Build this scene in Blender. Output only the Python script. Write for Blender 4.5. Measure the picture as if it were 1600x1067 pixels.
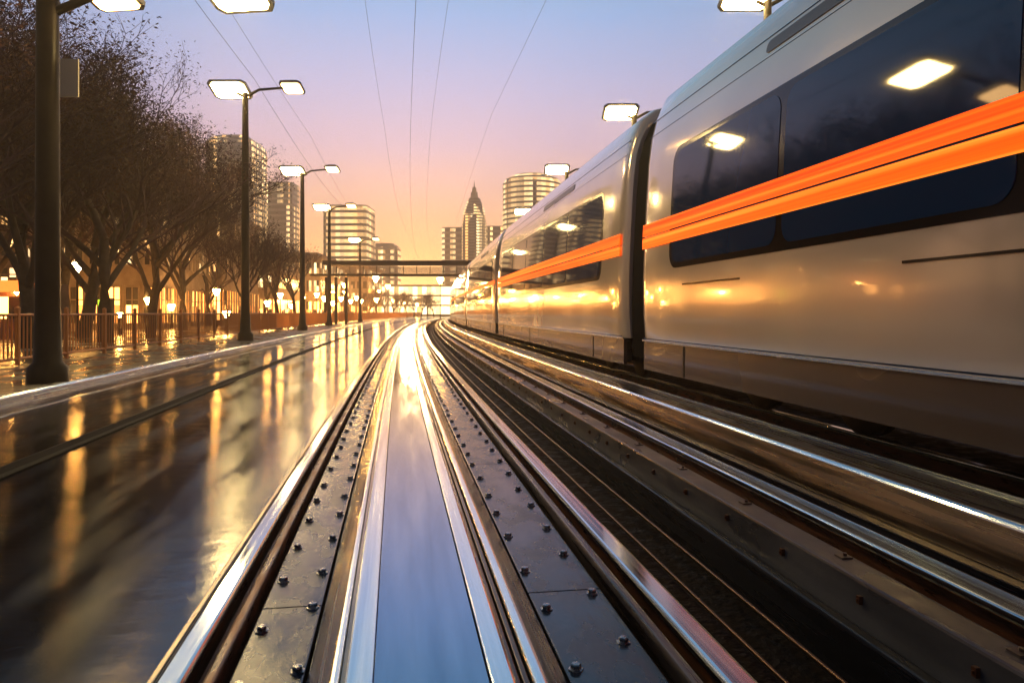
import bpy, math, random
from mathutils import Vector, Matrix
S = bpy.context.scene
R = math.radians
random.seed(7)
for o in list(bpy.data.objects):
    bpy.data.objects.remove(o)

# ------------------------------------------------------------------ camera
F = 1150.0                      # focal length in photograph pixels (1600 wide)
HZ = 488.0                      # horizon row
cd = bpy.data.cameras.new('camera')
cd.lens = F / 1600 * 36
cd.shift_y = -(533.5 - HZ) / 1600
cd.clip_start = 0.05
cd.clip_end = 9000
cam = bpy.data.objects.new('camera', cd)
S.collection.objects.link(cam)
cam.location = (0, 0, 1.0)
cam.rotation_euler = (R(90), 0, 0)
S.camera = cam

# ------------------------------------------------------------------ world: dusk sky
SUN_AZ = -7.6                   # degrees right of +Y (negative: left)
SUN_EL = 2.6
W = bpy.data.worlds.new('World')
S.world = W
W.use_nodes = True
nt = W.node_tree
nt.nodes.clear()
N = nt.nodes.new
L = nt.links.new
out = N('ShaderNodeOutputWorld')
bg1 = N('ShaderNodeBackground'); bg2 = N('ShaderNodeBackground')
add = N('ShaderNodeAddShader')
tc = N('ShaderNodeTexCoord')
sep = N('ShaderNodeSeparateXYZ'); L(tc.outputs['Generated'], sep.inputs[0])
ramp = N('ShaderNodeValToRGB')
el = ramp.color_ramp.elements
stops = [(0.0, (.98, .50, .17)), (.04, (.97, .50, .19)), (.085, (.93, .48, .24)), (.125, (.86, .49, .33)), (.17, (.78, .49, .48)),
         (.225, (.60, .47, .66)), (.29, (.44, .47, .76)), (.37, (.26, .45, .80)), (.47, (.15, .42, .66)), (.65, (.05, .22, .42)), (1.0, (.02, .09, .22))]
el[0].position = 0; el[0].color = (*stops[0][1], 1)
el[1].position = 1; el[1].color = (*stops[-1][1], 1)
for p, c in stops[1:-1]:
    e = el.new(p); e.color = (*c, 1)
# faint uneven cloud veil moves the bands a little
nz = N('ShaderNodeTexNoise'); nz.inputs['Scale'].default_value = 1.6; nz.inputs['Detail'].default_value = 5
mpn = N('ShaderNodeMapping'); mpn.inputs['Scale'].default_value = (1, 1, 4)
L(tc.outputs['Generated'], mpn.inputs[0]); L(mpn.outputs[0], nz.inputs['Vector'])
def mth(op, a, b, clamp=False, tree=None):
    t = tree or nt
    m = t.nodes.new('ShaderNodeMath'); m.operation = op; m.use_clamp = clamp
    for i, v in enumerate((a, b)):
        if v is None: continue
        if isinstance(v, (int, float)): m.inputs[i].default_value = v
        else: t.links.new(v, m.inputs[i])
    return m.outputs[0]
wob = mth('MULTIPLY', mth('SUBTRACT', nz.outputs[0], .5), .055)
L(mth('ADD', sep.outputs[2], wob), ramp.inputs[0])
# bright around the place where the sun went down, dim behind the viewer
dot = N('ShaderNodeVectorMath'); dot.operation = 'DOT_PRODUCT'
L(tc.outputs['Generated'], dot.inputs[0])
dot.inputs[1].default_value = (math.sin(R(SUN_AZ)), math.cos(R(SUN_AZ)), 0)
az = mth('MULTIPLY', mth('ADD', dot.outputs['Value'], 1), .5)
azs = mth('ADD', mth('MULTIPLY', mth('POWER', mth('MAXIMUM', az, 0.0), 5), .98), .22)
L(ramp.outputs[0], bg1.inputs[0]); L(azs, bg1.inputs[1])
# low golden afterglow
lowz = mth('MULTIPLY', mth('ABSOLUTE', sep.outputs[2], None), -19)
lowg = mth('EXPONENT', lowz, None)
gl = mth('MULTIPLY', mth('POWER', mth('MAXIMUM', dot.outputs['Value'], 0.0), 12), lowg)
sky = N('ShaderNodeTexSky'); sky.sky_type = 'NISHITA'; sky.sun_disc = False
sky.sun_elevation = R(SUN_EL); sky.sun_rotation = R(SUN_AZ); sky.air_density = 1.2; sky.dust_density = 2.0
gc = N('ShaderNodeBackground'); gc.inputs[0].default_value = (1.0, .50, .15, 1); L(mth('MULTIPLY', gl, 3.6), gc.inputs[1])
L(sky.outputs[0], bg2.inputs[0]); bg2.inputs[1].default_value = 0.01
add2 = N('ShaderNodeAddShader')
L(bg1.outputs[0], add.inputs[0]); L(bg2.outputs[0], add.inputs[1])
L(add.outputs[0], add2.inputs[0]); L(gc.outputs[0], add2.inputs[1])
L(add2.outputs[0], out.inputs[0])

# ------------------------------------------------------------------ sun: last low light from ahead
sl = bpy.data.lights.new('sun', 'SUN')
sl.energy = 1.1
sl.color = (1.0, .58, .24)
sl.angle = R(2.5)
sun = bpy.data.objects.new('sun', sl)
S.collection.objects.link(sun)
d = Vector((math.sin(R(SUN_AZ)) * math.cos(R(SUN_EL)), math.cos(R(SUN_AZ)) * math.cos(R(SUN_EL)), math.sin(R(SUN_EL))))
sun.rotation_euler = d.to_track_quat('Z', 'Y').to_euler()
sun.location = d * 50

S.view_settings.view_transform = 'Standard'
S.view_settings.look = 'None'
S.view_settings.exposure = 0.38
S.view_settings.gamma = 1
S.cycles.use_denoising = True
S.cycles.max_bounces = 6
S.cycles.diffuse_bounces = 2
S.cycles.glossy_bounces = 4
S.cycles.transparent_max_bounces = 12
S.cycles.volume_bounces = 0
S.cycles.sample_clamp_indirect = 6
S.cycles.caustics_reflective = False
S.cycles.use_light_tree = True

# ================================================================== helpers
COL = S.collection

class MB:
    """collects polygons; build() links them as one mesh object"""
    def __init__(s):
        s.v = []; s.f = []; s.uv = []; s.sm = []
    def poly(s, pts, uvs=None, smooth=False):
        n = len(s.v)
        s.v += [tuple(p) for p in pts]
        s.f.append(tuple(range(n, n + len(pts))))
        s.uv.append(uvs); s.sm.append(smooth)
    def grid(s, rows, closed=False, smooth=True, uvrows=None):
        n = len(s.v); m = len(rows[0])
        for r in rows: s.v += [tuple(p) for p in r]
        for i in range(len(rows) - 1):
            for j in range(m if closed else m - 1):
                k = (j + 1) % m
                s.f.append((n + i*m + j, n + i*m + k, n + (i+1)*m + k, n + (i+1)*m + j))
                s.uv.append([uvrows[i][j], uvrows[i][k], uvrows[i+1][k], uvrows[i+1][j]] if uvrows else None)
                s.sm.append(smooth)
    def box(s, x0, x1, y0, y1, z0, z1, M=None):
        p = [Vector(q) for q in ((x0,y0,z0),(x1,y0,z0),(x1,y1,z0),(x0,y1,z0),(x0,y0,z1),(x1,y0,z1),(x1,y1,z1),(x0,y1,z1))]
        if M: p = [M @ q for q in p]
        n = len(s.v); s.v += [tuple(q) for q in p]
        for f in ((3,2,1,0),(4,5,6,7),(0,1,5,4),(1,2,6,5),(2,3,7,6),(3,0,4,7)):
            s.f.append(tuple(n + i for i in f)); s.uv.append(None); s.sm.append(False)
    def hull8(s, bottom, top):
        n = len(s.v); s.v += [tuple(q) for q in list(bottom) + list(top)]
        m = len(bottom)
        s.f.append(tuple(n + i for i in reversed(range(m)))); s.f.append(tuple(n + m + i for i in range(m)))
        for i in range(m):
            k = (i + 1) % m
            s.f.append((n + i, n + k, n + m + k, n + m + i))
        s.uv += [None] * (m + 2); s.sm += [False] * (m + 2)
    def tube(s, pts, rad, seg=8, caps=True, smooth=True):
        pts = [Vector(p) for p in pts]
        if not isinstance(rad, (list, tuple)): rad = [rad] * len(pts)
        rows = []
        for i, p in enumerate(pts):
            t = (pts[min(i+1, len(pts)-1)] - pts[max(i-1, 0)]).normalized()
            a = t.cross(Vector((0, 0, 1)))
            if a.length < .05: a = t.cross(Vector((0, 1, 0)))
            a.normalize(); b = t.cross(a)
            rows.append([p + (a * math.cos(2*math.pi*k/seg) + b * math.sin(2*math.pi*k/seg)) * rad[i] for k in range(seg)])
        s.grid(rows, closed=True, smooth=smooth)
        if caps:
            s.poly(list(reversed(rows[0]))); s.poly(rows[-1])
    def lathe(s, prof, seg=16, cx=0, cy=0, smooth=True):
        rows = [[(cx + r*math.cos(2*math.pi*k/seg), cy + r*math.sin(2*math.pi*k/seg), z) for k in range(seg)] for r, z in prof]
        s.grid(rows, closed=True, smooth=smooth)
        if prof[0][0] > 1e-4: s.poly(list(reversed(rows[0])))
        if prof[-1][0] > 1e-4: s.poly(rows[-1])
    def sphere(s, c, r, seg=12, rings=8, sz=1.0):
        rows = []
        for i in range(rings + 1):
            a = -math.pi/2 + math.pi*i/rings
            rr = max(math.cos(a), .01) * r
            rows.append([(c[0]+rr*math.cos(2*math.pi*k/seg), c[1]+rr*math.sin(2*math.pi*k/seg), c[2]+r*sz*math.sin(a)) for k in range(seg)])
        s.grid(rows, closed=True)
    def build(s, name, mat, parent=None, loc=None, autosmooth=None):
        me = bpy.data.meshes.new(name)
        me.from_pydata(s.v, [], s.f)
        if any(u for u in s.uv):
            uvl = me.uv_layers.new(name='UVMap').data
            i = 0
            for f, u in zip(s.f, s.uv):
                for k in range(len(f)):
                    if u: uvl[i].uv = u[k]
                    i += 1
        me.polygons.foreach_set('use_smooth', s.sm)
        me.materials.append(mat)
        me.update()
        o = bpy.data.objects.new(name, me)
        COL.objects.link(o)
        if parent: o.parent = parent
        if loc: o.location = loc
        return o

def empty(name, loc=(0, 0, 0), rz=0):
    o = bpy.data.objects.new(name, None); COL.objects.link(o)
    o.location = loc; o.rotation_euler = (0, 0, rz); o.empty_display_size = .3
    return o

def tag(o, label=None, cat=None, group=None, kind=None):
    if label: o['label'] = label
    if cat: o['category'] = cat
    if group: o['group'] = group
    if kind: o['kind'] = kind
    return o

def copy_tree(o, parent=None):
    c = o.copy(); COL.objects.link(c)
    if parent: c.parent = parent
    for ch in [x for x in KIDS.get(o.name, [])]:
        copy_tree(ch, c)
    return c
KIDS = {}
def index_kids():
    KIDS.clear()
    for x in bpy.data.objects:
        if x.parent: KIDS.setdefault(x.parent.name, []).append(x)

# ---- the alignment of the line: everything along the track follows this curve
def cx(y): return .16 - .1606*y + .000465*y*y
def at(y, o=0.0, z=0.0):
    """point beside the track centreline: o metres to the right, z above rail top"""
    sl_ = -.1606 + .00093*y
    n = math.hypot(1, sl_)
    return Vector((cx(y) + o/n, y - o*sl_/n, z))
def heading(y): return math.atan(-.1606 + .00093*y)      # to the right of +Y
def world(px, d, z): return Vector(((px - 800)/F*d, d, z))

def ys(a, b, fine=1.0):
    r = [a]
    while r[-1] < b:
        y = r[-1]
        r.append(min(b, y + (fine if y < 60 else 2.5)))
    return r

def sweep(mb, prof, y0, y1, closed=True, smooth=False, fine=1.0):
    """extrude a cross-section [(o, z)] along the track; uv = (distance round the section, distance along)"""
    Y = ys(y0, y1, fine)
    acc = [0]
    for i in range(1, len(prof) + (1 if closed else 0)):
        a = prof[i-1]; b = prof[i % len(prof)]
        acc.append(acc[-1] + math.hypot(a[0]-b[0], a[1]-b[1]))
    n = len(prof)
    for j in range(n if closed else n - 1):
        a = prof[j]; b = prof[(j+1) % n]
        rows = [[at(y, *a), at(y, *b)] for y in Y]
        uv = [[(acc[j], y), (acc[j+1], y)] for y in Y]
        mb.grid(rows, smooth=smooth, uvrows=uv)
    if closed:
        mb.poly([at(Y[0], *p) for p in prof]); mb.poly([at(Y[-1], *p) for p in reversed(prof)])
    return mb

def rounded(prof, r=.01, seg=2):
    res = []
    n = len(prof)
    for i in range(n):
        p = Vector(prof[i]); a = Vector(prof[i-1]) - p; b = Vector(prof[(i+1) % n]) - p
        rr = min(r, a.length*.45, b.length*.45)
        p0 = p + a.normalized()*rr; p1 = p + b.normalized()*rr
        for k in range(seg + 1):
            t = k/seg
            q = (1-t)**2*p0 + 2*t*(1-t)*p + t*t*p1
            res.append((q.x, q.y))
    return res

# ================================================================== materials
def mat(name, col=(.5, .5, .5), rough=.5, metal=0.0, coat=0.0, emis=None, es=0.0, spec=.5):
    m = bpy.data.materials.new(name); m.use_nodes = True
    b = m.node_tree.nodes['Principled BSDF']
    b.inputs['Base Color'].default_value = (*col, 1)
    b.inputs['Roughness'].default_value = rough
    b.inputs['Metallic'].default_value = metal
    b.inputs['Coat Weight'].default_value = coat
    b.inputs['Coat Roughness'].default_value = .04
    b.inputs['Specular IOR Level'].default_value = spec
    if emis:
        b.inputs['Emission Color'].default_value = (*emis, 1)
        b.inputs['Emission Strength'].default_value = es
    return m

def noisy(m, scale=(1, 1, 1), coord='Object', col=None, rough=None, bump=0.0, detail=6, nscale=4.0, dist=.01, bscale=None, contrast=(.35, .65)):
    """vary colour, roughness and relief with a noise; col=(dark, light), rough=(low, high)"""
    t = m.node_tree; b = t.nodes['Principled BSDF']
    c = t.nodes.new('ShaderNodeTexCoord'); mp = t.nodes.new('ShaderNodeMapping'); n = t.nodes.new('ShaderNodeTexNoise')
    mp.inputs['Scale'].default_value = scale
    n.inputs['Scale'].default_value = nscale; n.inputs['Detail'].default_value = detail
    t.links.new(c.outputs[coord], mp.inputs[0]); t.links.new(mp.outputs[0], n.inputs['Vector'])
    mr = t.nodes.new('ShaderNodeMapRange'); mr.inputs[1].default_value = contrast[0]; mr.inputs[2].default_value = contrast[1]
    t.links.new(n.outputs[0], mr.inputs[0])
    if col:
        mx = t.nodes.new('ShaderNodeMix'); mx.data_type = 'RGBA'
        mx.inputs[6].default_value = (*col[0], 1); mx.inputs[7].default_value = (*col[1], 1)
        t.links.new(mr.outputs[0], mx.inputs[0]); t.links.new(mx.outputs[2], b.inputs['Base Color'])
    if rough:
        m2 = t.nodes.new('ShaderNodeMapRange'); m2.inputs[3].default_value = rough[0]; m2.inputs[4].default_value = rough[1]
        t.links.new(mr.outputs[0], m2.inputs[0]); t.links.new(m2.outputs[0], b.inputs['Roughness'])
    if bump:
        n2 = t.nodes.new('ShaderNodeTexNoise'); n2.inputs['Scale'].default_value = bscale or nscale*4; n2.inputs['Detail'].default_value = 4
        t.links.new(mp.outputs[0], n2.inputs['Vector'])
        bp = t.nodes.new('ShaderNodeBump'); bp.inputs['Strength'].default_value = bump; bp.inputs['Distance'].default_value = dist
        t.links.new(n2.outputs[0], bp.inputs['Height']); t.links.new(bp.outputs[0], b.inputs['Normal'])
    return m

def ripples(m, so, sy, dist, rotate=0.0, aniso=.95):
    """wet film dragged along the road: reflections stretch along it, a fine grain breaks them up"""
    t = m.node_tree; b = t.nodes['Principled BSDF']
    tg = t.nodes.new('ShaderNodeTangent'); tg.direction_type = 'UV_MAP'; tg.uv_map = 'UVMap'
    t.links.new(tg.outputs[0], b.inputs['Tangent'])
    b.inputs['Anisotropic'].default_value = aniso
    b.inputs['Anisotropic Rotation'].default_value = .25
    c = t.nodes.new('ShaderNodeTexCoord'); mp = t.nodes.new('ShaderNodeMapping'); mp.inputs['Scale'].default_value = (so, sy, 1)
    mp.inputs['Rotation'].default_value = (0, 0, rotate)
    n = t.nodes.new('ShaderNodeTexNoise'); n.inputs['Scale'].default_value = 1; n.inputs['Detail'].default_value = 4; n.inputs['Roughness'].default_value = .6
    t.links.new(c.outputs['UV'], mp.inputs[0]); t.links.new(mp.outputs[0], n.inputs['Vector'])
    g = t.nodes.new('ShaderNodeTexNoise'); g.inputs['Scale'].default_value = 130; g.inputs['Detail'].default_value = 2
    t.links.new(c.outputs['UV'], g.inputs['Vector'])
    bp = t.nodes.new('ShaderNodeBump'); bp.inputs['Strength'].default_value = 1; bp.inputs['Distance'].default_value = dist
    t.links.new(n.outputs[0], bp.inputs['Height'])
    bg = t.nodes.new('ShaderNodeBump'); bg.inputs['Strength'].default_value = .6; bg.inputs['Distance'].default_value = .0006
    t.links.new(g.outputs[0], bg.inputs['Height']); t.links.new(bp.outputs[0], bg.inputs['Normal'])
    t.links.new(bg.outputs[0], b.inputs['Normal'])
    return m
M = {}
M['wet'] = noisy(mat('wet_asphalt', (.010, .011, .015), .15, spec=1.0), (2.2, .30, 1), 'UV', col=((.003, .004, .007), (.009, .010, .013)), rough=(.09, .19), nscale=1.6, contrast=(.4, .62))
ripples(M['wet'], 2.2, 4.5, .004, R(24))
M['wet2'] = noisy(mat('wet_road', (.03, .027, .025), .2, spec=.9), (1.6, .25, 1), 'UV', col=((.012, .011, .010), (.035, .03, .026)), rough=(.10, .22), nscale=2, contrast=(.4, .62))
ripples(M['wet2'], 2, 4, .004, R(20))
M['walk'] = noisy(mat('pavement_slabs', (.12, .11, .10), .3), (1, .5, 1), 'UV', col=((.07, .065, .06), (.16, .15, .135)), rough=(.15, .45), bump=.25, nscale=2, bscale=14)
M['kerb'] = noisy(mat('kerb_stone', (.3, .28, .25), .3), (1, 1, 1), 'UV', col=((.2, .19, .17), (.36, .34, .3)), rough=(.15, .4), bump=.2, nscale=5)
M['plaza'] = noisy(mat('plaza_paving', (.22, .17, .12), .3), (1, 1, 1), 'UV', col=((.15, .11, .08), (.3, .23, .16)), rough=(.12, .4), bump=.2, nscale=.5, bscale=6)
M['ground'] = noisy(mat('city_ground', (.06, .05, .045), .6), (1, 1, 1), 'Object', col=((.04, .035, .03), (.09, .08, .07)), nscale=.05)
M['bed'] = noisy(mat('track_bed', (.03, .027, .025), .6, spec=.15), (1, 1, 1), 'UV', col=((.006, .005, .005), (.03, .024, .02)), rough=(.3, .8), bump=.6, nscale=7, bscale=30)
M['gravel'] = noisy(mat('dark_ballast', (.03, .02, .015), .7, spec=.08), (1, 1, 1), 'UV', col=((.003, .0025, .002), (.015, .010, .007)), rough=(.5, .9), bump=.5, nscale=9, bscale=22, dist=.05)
M['concrete'] = noisy(mat('kerb_concrete', (.2, .17, .15), .4, spec=.45), (1, .4, 1), 'UV', col=((.04, .043, .05), (.085, .09, .10)), rough=(.22, .5), bump=.3, nscale=4, bscale=18)
M['steel'] = noisy(mat('polished_steel', (.6, .68, .75), .14, 1.0), (30, .4, 1), 'UV', col=((.46, .54, .61), (.66, .76, .84)), rough=(.06, .2), nscale=2, contrast=(.3, .7))
M['strip'] = noisy(mat('brushed_strip', (.8, .85, .88), .2, 1.0), (22, .3, 1), 'UV', col=((.60, .70, .76), (.78, .88, .93)), rough=(.12, .28), nscale=2, bump=.04, bscale=5)
M['darksteel'] = noisy(mat('dark_steel', (.10, .09, .09), .35, .8), (20, .5, 1), 'UV', col=((.04, .035, .033), (.16, .13, .12)), rough=(.2, .5), nscale=2)
M['rust'] = noisy(mat('rusty_steel', (.13, .05, .025), .4, .4), (8, 1.2, 1), 'UV', col=((.05, .02, .012), (.2, .075, .035)), rough=(.22, .55), nscale=3, bump=.2)
M['bronze'] = noisy(mat('worn_bronze_steel', (.42, .33, .22), .25, .9), (9, .35, 1), 'UV', col=((.24, .18, .12), (.52, .42, .29)), rough=(.13, .34), nscale=2)
M['plate'] = noisy(mat('slate_plate', (.07, .075, .09), .28, .25), (5, 2.2, 1), 'UV', col=((.016, .024, .040), (.045, .06, .09)), rough=(.14, .34), nscale=1.5, bump=.12, bscale=9)
M['blue'] = noisy(mat('smooth_centre_plate', (.28, .38, .52), .1, .9), (8, .6, 1), 'UV', col=((.20, .30, .44), (.29, .40, .55)), rough=(.05, .11), nscale=1.2)
M['bolt'] = noisy(mat('bolt_steel', (.3, .3, .31), .25, .9), (20, 20, 20), 'Object', col=((.14, .14, .15), (.4, .4, .41)), rough=(.15, .4), nscale=3)
M['black'] = mat('rubber_black', (.005, .005, .006), .6, spec=.2)
M['drain'] = mat('drain_iron', (.006, .006, .006), .75, spec=.12)
M['nightsteel'] = noisy(mat('blue_black_steel', (.014, .018, .028), .35, .4), (12, .5, 1), 'UV', col=((.008, .011, .018), (.022, .028, .042)), rough=(.2, .4), nscale=2)
M['pipe'] = mat('dull_pipe', (.10, .055, .03), .4, .8)
M['under'] = noisy(mat('underframe', (.012, .011, .011), .5, .3), (1, 1, 1), 'Object', col=((.006, .006, .006), (.03, .026, .022)), nscale=6)
M['body'] = noisy(mat('silver_carriage_paint', (.8, .68, .54), .2, .35, coat=.7), (.6, .6, .6), 'Object', col=((.76, .655, .555), (.84, .73, .63)), rough=(.10, .2), nscale=1.0, bump=.05, bscale=.9, dist=.02)
M['skirt'] = noisy(mat('skirt_paint', (.2, .17, .15), .3, .3, coat=.3), (.5, .5, .5), 'Object', col=((.085, .06, .045), (.12, .09, .07)), rough=(.2, .3), nscale=1.0, detail=2, contrast=(.2, .8))
M['roof'] = mat('roof_paint', (.42, .44, .48), .28, .6, coat=.3)
M['pane'] = mat('tinted_glass', (.003, .034, .11), .04, 0.0, spec=.55)
M['pillar'] = mat('window_pillar', (.004, .005, .008), .25)
M['seal'] = mat('window_seal', (.005, .006, .009), .12)
M['orange'] = mat('orange_light_streak', (.6, .07, .0), .45, emis=(1.0, .10, .001), es=1.15, spec=.15)  # stands in for a streak of light on the train, no lamp there
M['pole'] = noisy(mat('dark_pole_paint', (.02, .018, .016), .5, 0, spec=.12), (1, 1, 1), 'Object', col=((.006, .0055, .005), (.015, .013, .011)), nscale=3, rough=(.35, .6))
M['housing'] = mat('lamp_housing', (.10, .10, .11), .4, .5)
M['lens'] = mat('lamp_lens', (.9, .85, .7), .4, emis=(1.0, .68, .25), es=75)
M['lensdim'] = mat('lamp_lens_amber', (.9, .7, .4), .4, emis=(1.0, .55, .20), es=9)
M['globe'] = mat('lantern_glass', (.9, .8, .6), .4, emis=(1.0, .44, .09), es=210)
M['bark'] = noisy(mat('bark', (.05, .035, .028), .85), (1, 1, 1), 'Object', col=((.02, .013, .011), (.05, .033, .027)), nscale=5, bump=.5)
M['twig'] = mat('twigs', (.05, .026, .040), .85, spec=.2)
M['leaf'] = noisy(mat('dry_leaf', (.09, .04, .03), .8, spec=.15), (1, 1, 1), 'Object', col=((.035, .016, .018), (.09, .040, .030)), nscale=2)
M['stone'] = noisy(mat('sandstone', (.36, .27, .19), .8), (1, 1, 1), 'Object', col=((.28, .21, .15), (.42, .33, .24)), nscale=1.2, bump=.3)
M['darkwall'] = noisy(mat('dark_brick', (.16, .10, .08), .8), (1, 1, 1), 'Object', col=((.11, .07, .055), (.2, .13, .1)), nscale=1.5)
M['tower'] = noisy(mat('tower_cladding', (.2, .16, .16), .5), (1, 1, 1), 'Object', col=((.15, .12, .12), (.24, .2, .19)), nscale=.2)
M['fence'] = mat('fence_paint', (.42, .17, .05), .45, .3)
M['wire'] = mat('wire', (.02, .02, .025), .5, .5)
M['sign'] = mat('lit_green_sign', (.3, .6, .05), .4, emis=(.36, .85, .03), es=1.3)
M['palesign'] = mat('pale_sign', (.36, .34, .26), .4)
M['redlit'] = mat('red_awning_light', (.6, .12, .03), .5, emis=(1.0, .22, .03), es=1.6)
M['beam'] = mat('bridge_steel', (.018, .011, .008), .6, 0, spec=.2)

def streaks(m):  # lengthwise bands of the light streak, put into the emission colour
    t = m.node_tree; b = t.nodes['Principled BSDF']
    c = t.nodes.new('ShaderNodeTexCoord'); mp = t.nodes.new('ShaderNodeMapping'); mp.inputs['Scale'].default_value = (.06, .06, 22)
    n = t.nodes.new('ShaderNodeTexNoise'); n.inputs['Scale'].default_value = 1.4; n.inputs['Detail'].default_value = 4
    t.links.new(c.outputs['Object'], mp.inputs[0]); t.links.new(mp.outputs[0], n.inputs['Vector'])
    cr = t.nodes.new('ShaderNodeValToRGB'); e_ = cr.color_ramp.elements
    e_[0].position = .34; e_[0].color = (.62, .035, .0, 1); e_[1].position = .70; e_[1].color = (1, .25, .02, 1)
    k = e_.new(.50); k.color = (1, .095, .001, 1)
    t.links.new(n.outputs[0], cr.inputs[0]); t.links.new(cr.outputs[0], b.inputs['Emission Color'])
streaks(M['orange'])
def lit_mat(name, cell, amount, strength, dark=(.03, .028, .03), c1=(1, .48, .13), c2=(1, .74, .36), sampling=None):
    """glass whose rooms are lit or unlit, room by room"""
    m = mat(name, dark, .15)
    t = m.node_tree; b = t.nodes['Principled BSDF']
    c = t.nodes.new('ShaderNodeTexCoord')
    sn = t.nodes.new('ShaderNodeVectorMath'); sn.operation = 'SNAP'; sn.inputs[1].default_value = cell
    t.links.new(c.outputs['Object'], sn.inputs[0])
    ad = t.nodes.new('ShaderNodeVectorMath'); ad.operation = 'ADD'
    oi = t.nodes.new('ShaderNodeObjectInfo')
    t.links.new(sn.outputs[0], ad.inputs[0]); t.links.new(oi.outputs['Location'], ad.inputs[1])
    w = t.nodes.new('ShaderNodeTexWhiteNoise'); t.links.new(ad.outputs[0], w.inputs['Vector'])
    lit = mth('LESS_THAN', w.outputs['Value'], amount, tree=t)
    pw = mth('MULTIPLY', mth('ADD', mth('MULTIPLY', mth('POWER', w.outputs['Value'], 1.0, tree=t), 1.4/amount, tree=t), .25, tree=t), strength, tree=t)
    mx = t.nodes.new('ShaderNodeMix'); mx.data_type = 'RGBA'
    mx.inputs[6].default_value = (*c1, 1); mx.inputs[7].default_value = (*c2, 1)
    s2 = t.nodes.new('ShaderNodeSeparateColor'); t.links.new(w.outputs['Color'], s2.inputs[0]); t.links.new(s2.outputs[1], mx.inputs[0])
    t.links.new(mx.outputs[2], b.inputs['Emission Color'])
    t.links.new(mth('MULTIPLY', lit, pw, tree=t), b.inputs['Emission Strength'])
    m.cycles.emission_sampling = sampling or 'NONE'
    return m
M['ribbon'] = lit_mat('tower_windows', (1.1, 1.1, 40), .45, 1.9)
M['ribbon2'] = lit_mat('tower_windows_bright', (1.6, 1.6, 40), .88, 1.4)
M['win'] = lit_mat('room_windows', (900, 900, 900), .42, 1.7)
M['shop'] = lit_mat('shop_window', (1.5, 1.5, 40), .72, 6.0, c1=(1, .27, .04), c2=(1, .44, .10), sampling='FRONT')
M['station'] = lit_mat('station_glazing', (1.2, 1.2, 40), 1.01, 2.6, c1=(1, .55, .18), c2=(1, .8, .45))

# ================================================================== the setting
Y0, Y1 = -14, 300
def strip(name, m, o0, z0, o1, z1, y0=Y0, y1=Y1, kind='structure', fine=1.0):
    mb = MB(); sweep(mb, [(o0, z0), (o1, z1)], y0, y1, closed=False, fine=fine)
    o = mb.build(name, m); tag(o, kind=kind); return o
g = MB(); g.poly([(-320, -60, -.7), (320, -60, -.7), (320, 510, -.7), (-320, 510, -.7)])
tag(g.build('ground', M['ground']), kind='structure')
strip('pavement', M['wet'], -2.83, -.145, -.84, -.15)
strip('road', M['wet2'], -4.86, -.125, -3.03, -.15)
strip('sidewalk', M['walk'], -7.4, -.01, -5.02, -.025)
strip('plaza', M['plaza'], -130, -.03, -7.4, -.014)
strip('track_bed', M['bed'], -.86, -.17, .86, -.17)
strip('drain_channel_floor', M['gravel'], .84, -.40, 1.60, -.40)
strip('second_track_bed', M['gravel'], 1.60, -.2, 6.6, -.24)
strip('yard', M['plaza'], 6.6, -.20, 130, -.22)

def swept(name, m, prof, label=None, cat=None, parent=None, r=.006, y0=Y0, y1=Y1, group=None, seg=2, smooth=True, fine=1.0, kind=None):
    mb = MB(); sweep(mb, rounded(prof, r, seg) if r else prof, y0, y1, fine=fine)
    o = mb.build(name, m, parent)
    if label: tag(o, label, cat, group)
    if kind: tag(o, kind=kind)
    return o

# side of the channel below the right-hand rail, and the far channel side
swept('channel_side', M['bed'], [(.80, -.45), (.86, -.45), (.86, -.16), (.80, -.16)], r=0, kind='structure')
# drainage groove between pavement and road: raised dark lip
swept('slot_drain', M['drain'], [(-3.03, -.3), (-2.83, -.3), (-2.83, -.135), (-2.87, -.125), (-2.90, -.165), (-2.96, -.165), (-2.99, -.125), (-3.03, -.135)],
      'dark metal slot drain curving through the wet paving left of the track', 'drain', r=0)
e = empty('kerb', at(0, -4.94, -.15)); tag(e, 'pale wet kerb stone with a shiny metal edge between sidewalk and road', 'kerb')
for nm, m_, pr, rr in (('kerb_stone', 'kerb', [(-5.02, -.3), (-4.90, -.3), (-4.90, -.012), (-5.02, -.008)], .006),
                       ('metal_edge', 'strip', [(-4.897, -.3), (-4.85, -.3), (-4.85, -.035), (-4.897, -.006)], .012)):
    c = swept(nm, M[m_], pr, r=rr); c.parent = e; c.matrix_parent_inverse = Matrix.Translation(-e.location)
swept('inlaid_strip', M['strip'], [(-4.44, -.2), (-4.38, -.2), (-4.38, -.123), (-4.44, -.123)], 'thin flush metal strip inlaid in the wet road parallel to the kerb', 'metal strip', r=.003)

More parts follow.
